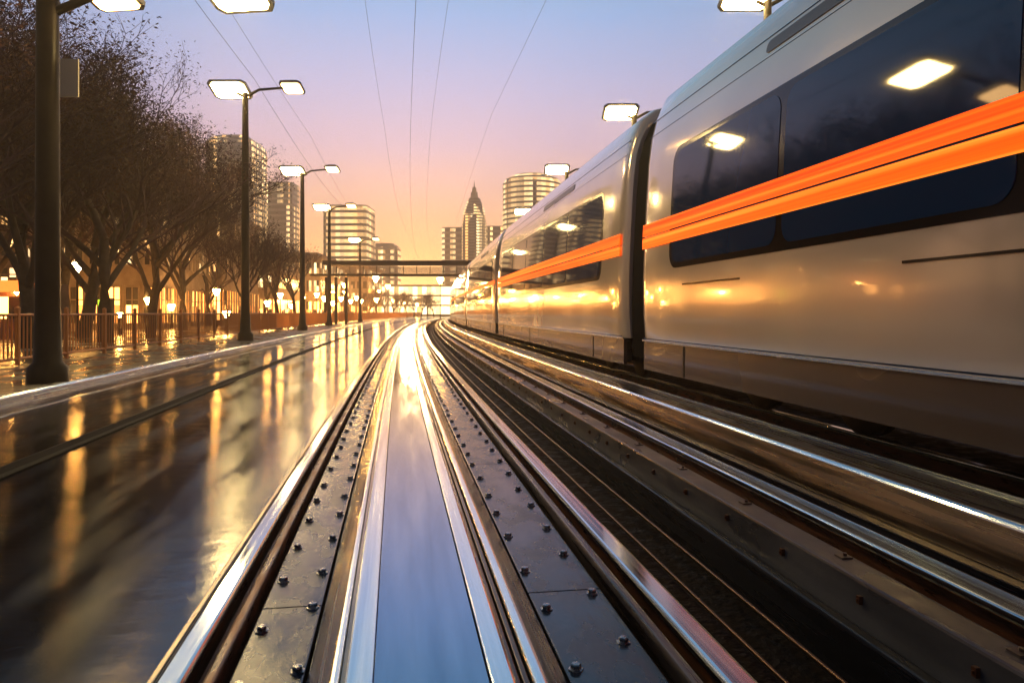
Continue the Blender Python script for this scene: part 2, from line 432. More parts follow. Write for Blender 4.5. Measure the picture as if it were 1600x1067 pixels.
# running rails: polished head on a rusty web and foot
def rail(oc, label, y0=Y0, y1=Y1, w=.078, cat='rail', top='steel', group=None):
    e = empty('rail', at(0, oc, -.15)); tag(e, label, cat, group)
    def shift(o):
        o.parent = e; o.matrix_parent_inverse = Matrix.Translation(-e.location); return o
    h = w/2
    shift(swept('rail_head', M[top], [(oc-h, -.038), (oc+h, -.038), (oc+h, 0), (oc-h, 0)], r=.014, seg=3, y0=y0, y1=y1))
    shift(swept('rail_web', M['rust'], [(oc-.075, -.169), (oc+.075, -.169), (oc+.07, -.152), (oc+.013, -.135), (oc+.013, -.042), (oc-.013, -.042), (oc-.013, -.135), (oc-.07, -.152)], r=0, y0=y0, y1=y1))
    return e
rail(-.765, 'left running rail of the near track beside the wet paving')
rail(.775, 'right running rail of the near track beside the dark channel', w=.09)
rail(1.945, 'shiny rail between the concrete edging and the box girder', w=.14)
rail(3.65, 'near rail under the train, in the dark beneath its skirt')
rail(5.10, 'far rail under the train, on the side away from the camera')
# steel edging plate that carries the paving up to the left rail
swept('edge_plate', M['bronze'], [(-.905, -.17), (-.86, -.17), (-.82, -.03), (-.835, -.018), (-.905, -.143)], 'narrow bronze steel edging between the wet paving and the left rail', 'edging', r=.003)
swept('guard_rail', M['rust'], [(-.70, -.169), (-.665, -.169), (-.665, -.05), (-.70, -.05)], 'low rust brown guard rail inside the left running rail', 'guard rail', r=.008)
swept('guard_rail', M['darksteel'], [(.665, -.169), (.70, -.169), (.70, -.035), (.665, -.035)], 'low dark guard rail inside the right running rail', 'guard rail', r=.008)

# centre: smooth plate between two brushed strips with bevelled flanks
swept('centre_plate', M['blue'], [(-.215, -.05), (.10, -.05), (.10, -.012), (-.215, -.012)], 'smooth blue grey plate running down the middle of the track', 'plate', r=.002)
def edge_rail(label, s):
    e = empty('guide_rail', at(0, s*.25, -.15)); tag(e, label, 'guide rail')
    def shift(o):
        o.parent = e; o.matrix_parent_inverse = Matrix.Translation(-e.location); return o
    if s < 0:
        shift(swept('top_strip', M['strip'], [(-.292, -.04), (-.217, -.04), (-.217, 0), (-.292, 0)], r=.006))
        shift(swept('groove', M['bronze'], [(-.306, -.05), (-.294, -.05), (-.294, -.02), (-.306, -.02)], r=0))
        shift(swept('bevel', M['strip'], [(-.412, -.12), (-.308, -.12), (-.308, -.004), (-.330, -.002), (-.412, -.075)], r=.008))
    else:
        shift(swept('top_strip', M['strip'], [(.102, -.04), (.166, -.04), (.166, 0), (.102, 0)], r=.006))
        shift(swept('groove', M['rust'], [(.168, -.05), (.182, -.05), (.182, -.008), (.168, -.008)], r=.003))
        shift(swept('inner_groove', M['darksteel'], [(.190, -.05), (.207, -.05), (.207, -.008), (.190, -.008)], r=.003))
        shift(swept('bevel', M['strip'], [(.215, -.12), (.340, -.12), (.340, -.075), (.250, -.002), (.215, -.004)], r=.012, seg=3))
edge_rail('pale brushed guide rail on the left edge of the centre plate', -1)
edge_rail('pale brushed guide rail with a double groove on the right edge of the centre plate', 1)

# bolted plates with their bolts
hexb = MB(); hexb.lathe([(.024, 0), (.024, .004), (.017, .005), (.017, .015), (.014, .019), (.0, .0195)], seg=6, smooth=False)
def bolted(o0, o1, rows, label, z=-.085):
    e = empty('bolted_plate', at(0, (o0+o1)/2, z)); tag(e, label, 'track plate')
    mb = MB(); y = Y0
    while y < 120:                     # plate after plate, with a thin open joint
        sweep(mb, rounded([(o0, z-.05), (o1, z-.05), (o1, z), (o0, z)], .006), y, min(y + 2.39, 121), fine=1.2)
        y += 2.4
    pl = mb.build('plate', M['plate']); pl.parent = e; pl.matrix_parent_inverse = Matrix.Translation(-e.location)
    first = None; n = 0; rest = MB()
    y = .95
    while y < 85:
        for i, o in enumerate(rows):
            p = at(y + .12*i + random.uniform(-.04, .04), o + random.uniform(-.006, .006), z)
            if n < 100:
                if first is None:
                    first = hexb.build('bolt', M['bolt'], e); b = first
                else:
                    b = first.copy(); COL.objects.link(b)
                b.location = p - e.location; b.rotation_euler = (0, 0, random.uniform(0, 6)); n += 1
            else:
                k = 1
                q = [p + Vector((.018*math.cos(a*math.pi/3), .018*math.sin(a*math.pi/3), 0)) for a in range(6)]
                rest.hull8(q, [v + Vector((0, 0, .016)) for v in q])
        y += .42
    ro = rest.build('far_bolts', M['bolt']); ro.parent = e; ro.matrix_parent_inverse = Matrix.Translation(-e.location)
    tag(ro, kind='stuff')
bolted(-.640, -.425, (-.600, -.452), 'dark bolted plate strip between the left rail and the centre plate')
bolted(.352, .640, (.385, .590), 'dark bolted plate strip between the centre plate and the right rail')

# conduits in the channel, concrete edging with clamps, box girder
for o, z, lb in ((1.20, -.30, 'lower thin bronze pipe in the dark channel'), (1.33, -.24, 'upper thin bronze pipe beside the concrete edging')):
    mb = MB(); mb.tube([at(y, o, z) for y in ys(Y0, 160)], .009, 6); tag(mb.build('pipe', M['pipe']), lb, 'pipe')
e = empty('concrete_edging', at(0, 1.62, -.2)); tag(e, 'bolted concrete edging with bluish top beside the dark channel', 'edging')
c = swept('coping', M['concrete'], [(1.56, -.42), (1.70, -.42), (1.70, 0.0), (1.56, 0.0)], r=.012)
c.parent = e; c.matrix_parent_inverse = Matrix.Translation(-e.location)
c = swept('ledge', M['nightsteel'], [(1.50, -.42), (1.556, -.42), (1.556, -.17), (1.50, -.17)], r=.012)
c.parent = e; c.matrix_parent_inverse = Matrix.Translation(-e.location)
cl = MB(); cl.box(-.02, .02, -.03, .03, -.03, .03); cl.tube([(-.035, 0, 0), (.0, 0, 0)], .012, 6)
first = None
for i in range(60):
    y = 1.4 + i*.55
    p = at(y, 1.553, -.07)
    if first is None: first = cl.build('clamp', M['rust'], e); b = first
    else: b = first.copy(); COL.objects.link(b)
    b.scale = (.4, .32, .5)
    b.location = p - e.location; b.rotation_euler = (0, 0, -heading(y))
first = None
tb = MB(); tb.box(-.05, .03, -.045, .045, 0, .012); tb.lathe([(.014, .012), (.014, .03), (0, .031)], 6, smooth=False)
for i in range(40):
    y = 1.9 + i*.85
    p = at(y, 1.66, 0)
    if first is None: first = tb.build('top_clip', M['darksteel'], e); b = first
    else: b = first.copy(); COL.objects.link(b)
    b.scale = (.6, .6, .6)
    b.location = p - e.location; b.rotation_euler = (0, 0, -heading(y))
swept('cable_trough', M['bed'], [(1.71, -.2), (1.85, -.2), (1.85, -.12), (1.71, -.12)], 'dark narrow trough between the concrete edging and the shiny rail', 'trough', r=.004)
e = empty('box_girder', at(0, 2.5, -.2)); tag(e, 'long bronze steel box girder running beside the train', 'girder')
for nm, m_, pr, rr in (('girder_web', 'bronze', [(2.29, -.06), (2.33, -.06), (2.36, .115), (2.31, .125)], .004),
                   ('top_edge', 'steel', [(2.29, .126), (2.385, .126), (2.385, .150), (2.31, .155)], .012),
                   ('top_plate', 'nightsteel', [(2.388, .06), (2.70, .06), (2.70, .130), (2.388, .135)], .006),
                   ('rear_edge', 'steel', [(2.702, .06), (2.722, .06), (2.722, .140), (2.702, .140)], .004),
                   ('bottom_flange', 'nightsteel', [(2.22, -.2), (2.70, -.2), (2.70, -.062), (2.22, -.062)], .004)):
    c = swept(nm, M[m_], pr, r=rr); c.parent = e; c.matrix_parent_inverse = Matrix.Translation(-e.location)

# ================================================================== the train
TO = 2.95                                   # offset of the near side
TC = TO + 1.42                              # offset of the train's middle
half = [(0.02, .64), (-.005, .95), (-.01, 1.45), (.005, 1.9), (.03, 2.4), (.06, 2.88), (.10, 3.2), (.17, 3.48), (.28, 3.72), (.48, 3.88), (.85, 3.97), (1.42, 4.0)]
def body_profile(inset=0.0):
    l = [(TO + x + inset*(1 if z > .7 else 1), z - (inset*.6 if z > 3.2 else 0)) for x, z in half]
    r = [(2*TC - o, z) for o, z in reversed(l[:-1])]
    return l + r
def side_o(z):
    for (x0, z0), (x1, z1) in zip(half, half[1:]):
        if z0 <= z <= z1: return TO + x0 + (x1-x0)*(z-z0)/(z1-z0)
    return TO + half[0][0] if z < half[0][1] else TO + half[-1][0]

def panel(name, m, y0, y1, z0, z1, out_, parent, org, rc=0.0, thick=.012, n=None, dz=.12):
    """a panel lying on the train side, following its bulge; rc rounds the corners"""
    mb = MB()
    nz_ = max(2, int((z1-z0)/dz)); Y = []
    ny = n or max(2, int((y1-y0)/.8))
    edge = []
    def P(y, z, off): return at(y, side_o(z) - off, z)
    zs = [z0 + (z1-z0)*i/nz_ for i in range(nz_+1)]
    if rc:
        zs = sorted(set([z0 + rc*(1-math.cos(a*math.pi/12)) for a in range(0, 7)] + [z1 - rc*(1-math.cos(a*math.pi/12)) for a in range(0, 7)] + [z for z in zs if z0+rc < z < z1-rc]))
    rows = []
    for z in zs:
        ins = 0
        if rc:
            dzz = min(z - z0, z1 - z)
            if dzz < rc: ins = rc - math.sqrt(max(0, rc*rc - (rc-dzz)**2))
        a, b = y0 + ins, y1 - ins
        rows.append([P(a + (b-a)*j/ny, z, out_) for j in range(ny+1)])
    mb.grid(rows, smooth=True)
    # rim back to the body
    rim = rows[0] + [r[-1] for r in rows[1:]] + rows[-1][::-1][1:] + [r[0] for r in rows[::-1][1:-1]]
    def back(p):
        return p + Vector((thick, 0, 0))
    mb.grid([rim, [back(p) for p in rim]], closed=True, smooth=False)
    o = mb.build(name, m); o.parent = parent
    o.matrix_parent_inverse = Matrix.Translation(-org)
    return o

train_loc = at(2, TC, 0)
train = empty('train', train_loc)
tag(train, 'silver passenger train with an orange light streak built as glowing bands, standing on the right-hand track', 'train')
CAR = 14.8; GAP = .74; J1 = 9.45
cars = [(J1 + GAP/2 + CAR*(k-1) + 0.0, J1 - GAP/2 + CAR*k) for k in range(0, 12)]
def near_car(k): return k <= 3
for k, (a, b) in enumerate(cars):
    org = at((a+b)/2, TC, 0)
    # body shell: rounded at the ends
    mb = MB()
    Y = [a, a+.03, a+.10, a+.25] + [y for y in ys(a+.8, b-.8, 1.2)] + [b-.25, b-.10, b-.03, b]
    ins = [.10, .05, .018, 0] + [0]*(len(Y)-8) + [0, .018, .05, .10]
    rows = [[at(y, *p) for p in body_profile(i)] for y, i in zip(Y, ins)]
    mb.grid(rows, smooth=True)
    mb.poly(rows[0]); mb.poly(list(reversed(rows[-1])))
    body = mb.build('carriage', M['body']); body.parent = train; body.matrix_parent_inverse = Matrix.Translation(-train_loc)
    KORG = Vector((0, 0, 0))
    # window band
    wa, wb = a + (1.1 if k else 1.0), b - 1.05
    lod = k > 3
    panel('window_band', M['seal'], wa, wb, 1.50, 2.885, .006, body, KORG, rc=.20)
    nP = 5
    pw = (wb - wa - .16)/nP
    for i in range(nP):
        y0 = wa + .08 + pw*i
        panel('window', M['pane'], y0 + (.0 if i == 0 else .05), y0 + pw - (.0 if i == nP-1 else .05), 1.56, 2.83, .011, body, KORG, rc=.15 if not lod else 0, n=4)
    # streak of orange light along the side, built as glowing bands
    panel('streak_upper', M['orange'], a + .12, b - .12, 1.955, 2.105, .013, body, KORG, n=18, dz=.07, thick=.003)
    if k < 2: panel('streak_lower', M['orange'], a + .12, b - .12, 1.80, 1.938, .013, body, KORG, n=18, dz=.07, thick=.003)
    panel('skirt', M['skirt'], a + .06, b - .06, .27, .625, -.012, body, KORG, n=16, thick=.05)
    panel('skirt_rail', M['strip'], a + .06, b - .06, .632, .652, .012, body, KORG, n=16, dz=.02)
    panel('body_groove', M['seal'], a + .10, b - .10, .66, .672, .002, body, KORG, n=16, dz=.02, thick=.004)
    panel('roof_seam', M['seal'], a + .10, b - .10, 3.42, 3.432, .003, body, KORG, n=16, dz=.02, thick=.004)
    if not lod:
        panel('roof_seam', M['seal'], a + .10, b - .10, 3.22, 3.226, .003, body, KORG, n=16, dz=.02, thick=.004)
        for u in (.12, .55, .9):
            yy = a + (b-a)*u
            panel('skirt_joint', M['black'], yy, yy + .03, .28, .62, -.006, body, KORG, n=2)
        panel('vent_slot', M['darksteel'], a + (3.4 if k else 9.0), a + (6.4 if k else 11.0), 3.27, 3.385, .008, body, KORG, rc=.045, n=8)
        for u, l in ((.16, 1.1), (.46, 1.7), (.78, 1.5)) if k else ((.80, 1.35), (.56, 1.2), (.3, 1.2)):
            yy = a + (b-a)*u
            panel('grab_line', M['seal'], yy, yy + l, 1.30, 1.318, .008, body, KORG, n=6, dz=.02)
        # door leaves' joint lines
        # bogies
        for u in (.14, .80):
            yb = a + (b-a)*u
            bg = MB()
            Mx = Matrix.Translation(at(yb, TC, 0)) @ Matrix.Rotation(-heading(yb), 4, 'Z')
            bg.box(-1.05, -.93, -1.25, 1.25, .28, .46, Mx); bg.box(.93, 1.05, -1.25, 1.25, .28, .46, Mx)
            bg.box(-1.0, 1.0, -.2, .2, .22, .44, Mx)
            for s_ in (-1.12, .98):
                for q in (-.85, .85): bg.box(s_, s_+.14, q-.16, q+.16, .24, .56, Mx)
                bg.box(s_, s_+.12, -.28, .28, .20, .40, Mx)
            bo = bg.build('bogie', M['under']); bo.parent = body
            for q in (-.85, .85):
                for s_ in (-1, 1):
                    wh = MB()
                    Mw = Mx @ Matrix.Translation((s_*.73, q, .40)) @ Matrix.Rotation(R(90), 4, 'Y')
                    mb2 = MB(); mb2.lathe([(.05, -.09), (.38, -.07), (.40, -.06), (.40, .05), (.36, .06), (.30, .02), (.08, .03), (.05, .07)], 24)
                    mb2.v = [tuple(Mw @ Vector(v)) for v in mb2.v]
                    w_ = mb2.build('wheel', M['under']); w_.parent = body
        for u0, u1 in ((.30, .48), (.52, .68)):
            bx = MB(); ym = a + (b-a)*(u0+u1)/2; l = (b-a)*(u1-u0)/2
            Mx = Matrix.Translation(at(ym, TC, 0)) @ Matrix.Rotation(-heading(ym), 4, 'Z')
            bx.box(-1.15, 1.15, -l, l, .30, .66, Mx)
            bx.build('equipment_box', M['under']).parent = body
    # gangway bellows to the next carriage
    gw = MB(); Y = [b - .05 + (GAP + .1)*i/10 for i in range(11)]
    rows = [[at(y, *p) for p in [(o + (.13 if j < 12 else -.13), z - .1 if z > 3 else z - .25) for j, (o, z) in enumerate(body_profile(.0 if i % 2 else .05))]] for i, y in enumerate(Y)]
    gw.grid(rows, smooth=False)
    gw.poly([p for p in rows[0]]); gw.poly(list(reversed(rows[-1])))
    q = gw.build('gangway', M['black']); q.parent = train; q.matrix_parent_inverse = Matrix.Translation(-train_loc)
def world_keep(child_names, org):
    pass

# ================================================================== lamps
def post(loc, h, r0=.15, r1=.10, head_dir=0, arms=True, label='', group=None, yaw=0, dim_side=1):
    e = empty('street_lamp', loc, yaw); tag(e, label, 'street lamp', group)
    mb = MB(); mb.lathe([(r0*1.9, 0), (r0*1.9, .22), (r0*1.35, .30), (r0*1.1, .9), (r0, 1.0), (r0*.95, h*.5), (r1, h)], 14)
    mb.build('pole', M['pole'], e)
    arm = MB(); arm.tube([(0, 0, h-.15), (dim_side*.5, 0, h+.12), (dim_side*1.35, .1, h+.22)], [.06, .05, .045], 8)
    arm.tube([(0, 0, h-.15), (-dim_side*.3, 0, h+.0)], [.06, .05], 8)
    arm.build('arm', M['pole'], e)
    head(e, Vector((-.55, 0, h+.12)), 1.40, 1.1, 'lens', tilt=R(19))
    head(e, Vector((1.65, .2, h+.26)), .8, .85, 'lensdim', tilt=R(14))
    return e
def head(parent, c, w, l, m_, tilt=0, yaw=0):
    Mx = Matrix.Translation(c) @ Matrix.Rotation(yaw, 4, 'Z') @ Matrix.Rotation(-tilt, 4, 'X')
    hb = MB()
    a, b = w/2, l/2
    def outline(f, z):
        c = .28
        return [Mx @ Vector((x*a*f, y*b*f, z)) for x, y in ((-1+c*.7, -1), (1-c*.7, -1), (1, -1+c), (1, 1-c), (1-c*.7, 1), (-1+c*.7, 1), (-1, 1-c), (-1, -1+c))]
    hb.hull8(outline(1.0, -.03), outline(1.0, .04)); hb.hull8(outline(.97, .042), outline(.6, .16))
    hb.build('lamp_housing', M['housing'], parent)
    lb = MB(); lb.hull8(outline(.74, -.075), outline(.86, -.033))
    lb.build('lamp_lens', M[m_], parent)

G1 = 'street lamps along the sidewalk'
lamp_specs = [  # y, offset, height, label
    (27.6, -5.85, 9.0, 'tall twin-headed street lamp beside the two young bare trees, second post from the left'),
    (42.4, -6.1, 8.9, 'twin-headed street lamp third from the left, just left of the footbridge end'),
    (57.5, -6.6, 9.0, 'street lamp standing right at the left end of the footbridge'),
    (79.0, -6.6, 8.6, 'street lamp beyond the footbridge, fifth post along the sidewalk'),
]
for y, o, h, lb in lamp_specs:
    post(at(y, o, -.02), h, label=lb, group=G1)
# the nearest post: thick, taller than the frame, with a side bracket carrying two heads and a sign
e = empty('street_lamp', at(11.5, -5.2, -.02)); tag(e, 'thick dark mast nearest the camera, with pale sign and side bracket', 'street lamp', G1)
mb = MB(); mb.lathe([(.27, 0), (.27, .22), (.19, .30), (.165, 1.1), (.155, 4), (.13, 9.4)], 18); mb.build('pole', M['pole'], e)
mb = MB(); mb.tube([(0, 0, 5.35), (.8, .1, 5.75), (1.7, .2, 5.88), (2.4, .3, 5.9)], [.07, .06, .05, .045], 8); mb.build('arm', M['pole'], e)
head(e, Vector((.88, .1, 5.66)), .78, .6, 'lensdim', tilt=R(14), yaw=R(-8))
head(e, Vector((2.62, .3, 5.82)), .95, .9, 'lens', tilt=R(16), yaw=R(-8))
head(e, Vector((-.6, 0, 9.5)), 1.5, 1.2, 'lens', tilt=R(16))
mb = MB(); mb.box(.20, .46, -.03, .0, 4.15, 4.70); mb.build('sign_plate', M['palesign'], e)

G2 = 'street lamps beyond the train'
for y, o, h, lb in [(18.4, 9.6, 9.45, 'lamp beyond the train with its head cut by the picture top'),
                    (28.0, 8.9, 9.0, 'lamp whose glowing head shows above the roof at the first carriage joint'),
                    (39.8, 8.6, 9.0, 'small lamp head above the second carriage roof, nearest the round tower'),
                    (54.0, 8.6, 8.6, 'farthest lamp beyond the train, behind the third carriage')]:
    p = at(y, o, -.2)
    post(p, h, label=lb, group=G2, yaw=math.pi if y < 20 else 0) if y > 20 else post(p, h + .1, label=lb, group=G2)

# park lanterns: glass bowl on a slim post
def lantern(px, py, d, label, group, s=1.0, first=[None]):
    z = 1.0 - (py - HZ)/F*d
    p = world(px, d, -.05)
    h = z + .05
    if d > 250: p.z = -.7; h = z + .7
    e = empty('park_lantern', p); tag(e, label, 'lantern', group)
    s *= .8
    mb = MB(); mb.lathe([(.11, 0), (.11, .25), (.06, .35), (.045, h-.35*s), (.09*s, h-.28*s)], 8); mb.build('post', M['pole'], e)
    mb = MB(); mb.lathe([(.08*s, h-.27*s), (.20*s, h-.02*s), (.27*s, h+.14*s), (.22*s, h+.2*s), (.0, h+.24*s)], 12); mb.build('lantern_glass', M['globe'], e)
    mb = MB(); mb.lathe([(.28*s, h+.205*s), (.12*s, h+.30*s), (.02, h+.36*s)], 12); mb.build('lantern_cap', M['pole'], e)
G3 = 'lit lanterns in the park and along the road'
for a_ in [
    (121, 417, 30, 'lit lantern just right of the thick near mast', 1.0),
    (338, 456, 48, 'lit lantern on its post left of the second street lamp', 1.1),
    (187, 492, 34, 'low lit lantern right of the green light box', .6),
    (354, 491, 40, 'low lantern glowing behind the fence below the bigger lantern', 1.0),
    (28, 452, 27, 'lantern at the far left edge beside the kiosk', 1.0),
    (72, 462, 36, 'lantern just left of the thick near mast, under the trees', 1.0),
    (232, 470, 40, 'lantern between two tree trunks right of the green light box', 1.0),
    (268, 480, 46, 'lantern low behind the fence, left of the big lantern', 1.0),
    (302, 466, 54, 'lantern beside the tree trunk left of the big lantern', 1.1),
    (418, 474, 50, 'lantern just right of the second street lamp', 1.0),
    (438, 462, 66, 'lantern showing through the young trees between the second and third street lamps', 1.2),
    (520, 474, 78, 'lantern low behind the fence under the footbridge end', 1.2),
    (455, 478, 62, 'lantern between the second and third street lamps', 1.0),
    (474, 466, 74, 'lantern just left of the third street lamp', 1.0),
    (495, 461, 92, 'lantern right under the left end of the footbridge', 1.5),
    (507, 467, 84, 'large lantern glow below the footbridge, second from its left end', 1.6),
    (538, 446, 100, 'upper lantern of the vertical cluster below the footbridge', 1.5),
    (533, 467, 104, 'lower left lantern of the cluster below the footbridge', 1.6),
    (539, 457, 108, 'middle lantern of the vertical cluster below the footbridge', 1.4),
    (548, 471, 98, 'lowest lantern of the cluster below the footbridge', 1.3),
    (557, 466, 112, 'lantern right of the cluster, left one of a close pair', 1.5),
    (564, 471, 106, 'lantern right of the cluster, right one of a close pair', 1.4),
    (587, 436, 118, 'tall bright lantern directly below the middle of the footbridge', 2.4),
    (588, 469, 124, 'lantern low on the line of the tall bright one', 2.0),
    (606, 448, 128, 'single lantern up to the right of the tall bright one', 1.9),
    (592, 456, 132, 'lantern just below right of the tall bright one', 1.6),
    (614, 470, 140, 'small lantern low in front of the far tree line', 1.6),
    (632, 474, 150, 'small lantern in the middle of the far tree line', 1.5),
    (652, 476, 160, 'small lantern near the end of the far tree line', 1.6),
    (688, 438, 120, 'bright lantern beside the nose of the far end of the train', 2.6)]:
    lantern(a_[0], a_[1], a_[2], a_[3], G3, a_[4])

# ================================================================== fence along the sidewalk
e = empty('fence', at(0, -7.3, -.02)); tag(e, 'long rust brown railing fence between the sidewalk and the orange lit plaza', 'fence')
def keep(o): o.parent = e; o.matrix_parent_inverse = Matrix.Translation(-e.location); return o
for z in (.12, .95):
    mb = MB(); mb.tube([at(y, -7.3, z) for y in ys(-10, 170, 2)], .03, 6); keep(mb.build('top_rail' if z > .5 else 'bottom_rail', M['fence']))
post_mesh = None
for i in range(90):
    y = -9 + 2.0*i
    p = at(y, -7.3, 0)
    if post_mesh is None:
        mb = MB(); mb.box(-.035, .035, -.035, .035, 0, 1.06); mb.lathe([(.05, 1.06), (.05, 1.09), (0, 1.12)], 8); b = mb.build('post', M['fence'], e); post_mesh = b
    else:
        b = post_mesh.copy(); COL.objects.link(b)
    b.location = p - e.location; b.rotation_euler = (0, 0, -heading(y))
mb = MB(); y = -9
while y < 169:
    p = at(y, -7.3, 0)
    mb.box(p.x-.011, p.x+.011, p.y-.011, p.y+.011, .13, .95)
    y += .14 if y < 60 else .22
tag(keep(mb.build('bars', M['fence'])), kind='stuff')

# ================================================================== trees
def make_tree(seed, H, spread, levels, leaves, name='bare_tree'):
    rnd = random.Random(seed)
    trunk = MB(); twigs = MB(); tips = []
    def branch(p, d, L_, r, lv):
        n = 3 if lv < 3 else 2
        pts = [p]; q = p.copy(); dd = d.copy()
        for i in range(n):
            dd = (dd + Vector((rnd.uniform(-1, 1), rnd.uniform(-1, 1), rnd.uniform(-.4, .9)))*.16).normalized()
            q = q + dd*(L_/n); pts.append(q.copy())
        rad = [r*(1 - .45*i/n) for i in range(n+1)]
        (trunk if lv < 2 else twigs).tube(pts, rad, 7 if lv < 2 else 3, caps=False, smooth=lv < 2)
        if lv >= levels:
            tips.append((pts[-1], dd)); return
        k = rnd.choice((3, 4)) if lv else rnd.choice((5, 6))
        for i in range(k):
            t = rnd.uniform(.45, 1.0) if i else 1.0
            j = min(int(t*n), n-1); b = pts[j].lerp(pts[j+1], t*n - j)
            a = rnd.uniform(0, 2*math.pi)
            side = Vector((math.cos(a), math.sin(a), rnd.uniform(-.15, .5)))
            nd = (dd*(1.0 if i else 1.6) + side*spread*rnd.uniform(.6, 1.1)).normalized()
            branch(b, nd, L_*rnd.uniform(.62, .82), r*rnd.uniform(.42, .6) + .0015, lv+1)
    branch(Vector((0, 0, 0)), Vector((0, 0, 1)), H*.30, H*.022, 0)
    # leaf remnants and fine twiglets round the branch ends
    lf = MB()
    for p, dd in tips:
        for i in range(leaves):
            c = p + Vector((rnd.gauss(0, .22), rnd.gauss(0, .22), rnd.gauss(0, .2)))
            a = rnd.uniform(0, 6.28); u = Vector((math.cos(a), math.sin(a), rnd.uniform(-1, 1))).normalized()*rnd.uniform(.03, .075)
            w = Vector((rnd.uniform(-1, 1), rnd.uniform(-1, 1), rnd.uniform(-1, 1))).normalized()*rnd.uniform(.015, .035)
            lf.poly([c-u, c+w, c+u, c-w])
    return trunk, twigs, lf
def tree_proto(seed, H, spread, levels, leaves, label):
    e = empty('bare_tree')
    t, w, l = make_tree(seed, H, spread, levels, leaves)
    t.build('trunk', M['bark'], e)
    cr = w.build('crown', M['twig'], e)
    if leaves: l.build('dry_leaves', M['leaf'], cr)
    return e
protoA = tree_proto(11, 12, .95, 6, 6, ''); protoB = tree_proto(23, 11, 1.05, 6, 6, ''); protoC = tree_proto(5, 6, .7, 5, 1, '')
index_kids()
G4 = 'bare trees in the park'
spots = [(protoA, -75, 15.5, .92, 0, 'huge bare tree nearest the camera at the left edge'),
         (protoB, 45, 21, 1.05, 1.3, 'broad bare tree standing just left of the thick near mast'),
         (protoA, 165, 25, 1.0, 2.2, 'tall bare tree behind the green light box'),
         (protoB, -10, 30, 1.25, 2.9, 'bare tree behind the first two at the left edge'),
         (protoA, 100, 34, 1.15, 4.0, 'bare tree behind the thick mast, in front of the dark brick block'),
         (protoB, 235, 33, 1.02, 4.8, 'bare tree left of the rounded tower, third from the left'),
         (protoA, 285, 42, .98, 5.5, 'bare tree in front of the tallest left tower'),
         (protoB, 205, 46, 1.25, .6, 'bare tree behind the middle of the park'),
         (protoA, 325, 55, .9, 1.9, 'bare tree standing right behind the big lantern'),
         (protoA, -60, 24, 1.12, 3.3, 'tall bare tree at the left edge, between the first tree and the kiosk'),
         (protoB, 130, 29, 1.15, 5.9, 'bare tree between the thick mast and the green light box'),
         (protoA, 262, 50, 1.2, 3.9, 'bare tree crown overlapping the brick block with glowing shops'),
         (protoB, 300, 66, 1.25, 2.4, 'bare tree behind, just left of the tallest tower base'),
         (protoC, 376, 34, .95, .4, 'small young bare tree just left of the second street lamp'),
         (protoC, 436, 44, 1.25, 2.0, 'young bare tree between the second and third street lamps'),
         (protoC, 462, 60, 1.35, 3.3, 'young bare tree touching the third street lamp'),
         (protoC, 412, 62, 1.3, 5.1, 'young bare tree behind the second street lamp')]
for i, (pr, px, d_, sc, rz, lb) in enumerate(spots):
    t = pr if pr in (protoA, protoB, protoC) and 'label' not in pr else copy_tree(pr)
    t.location = world(px, d_, -.03); t.scale = (sc, sc, sc*(1.04 if i % 2 else .97)); t.rotation_euler = (0, 0, rz)
    tag(t, lb, 'tree', G4)
G5 = 'small trees of the far tree line'
names5 = ['leftmost', 'second', 'third', 'fourth', 'fifth', 'sixth', 'seventh', 'eighth', 'ninth', 'rightmost']
for i, px in enumerate((575, 590, 602, 613, 624, 636, 647, 658, 668, 678)):
    t = copy_tree(protoC); d_ = 122 + i*4.5
    t.location = world(px, d_, -.05); t.scale = (1.25, 1.25, .85 + .12*((i*7) % 3)); t.rotation_euler = (0, 0, i*1.7)
    tag(t, 'small bare tree of the far line below the footbridge, %s from the left' % names5[i] if 0 < i < 9 else 'small bare tree at the %s end of the far line below the footbridge' % ('left' if i == 0 else 'right'), 'tree', G5)

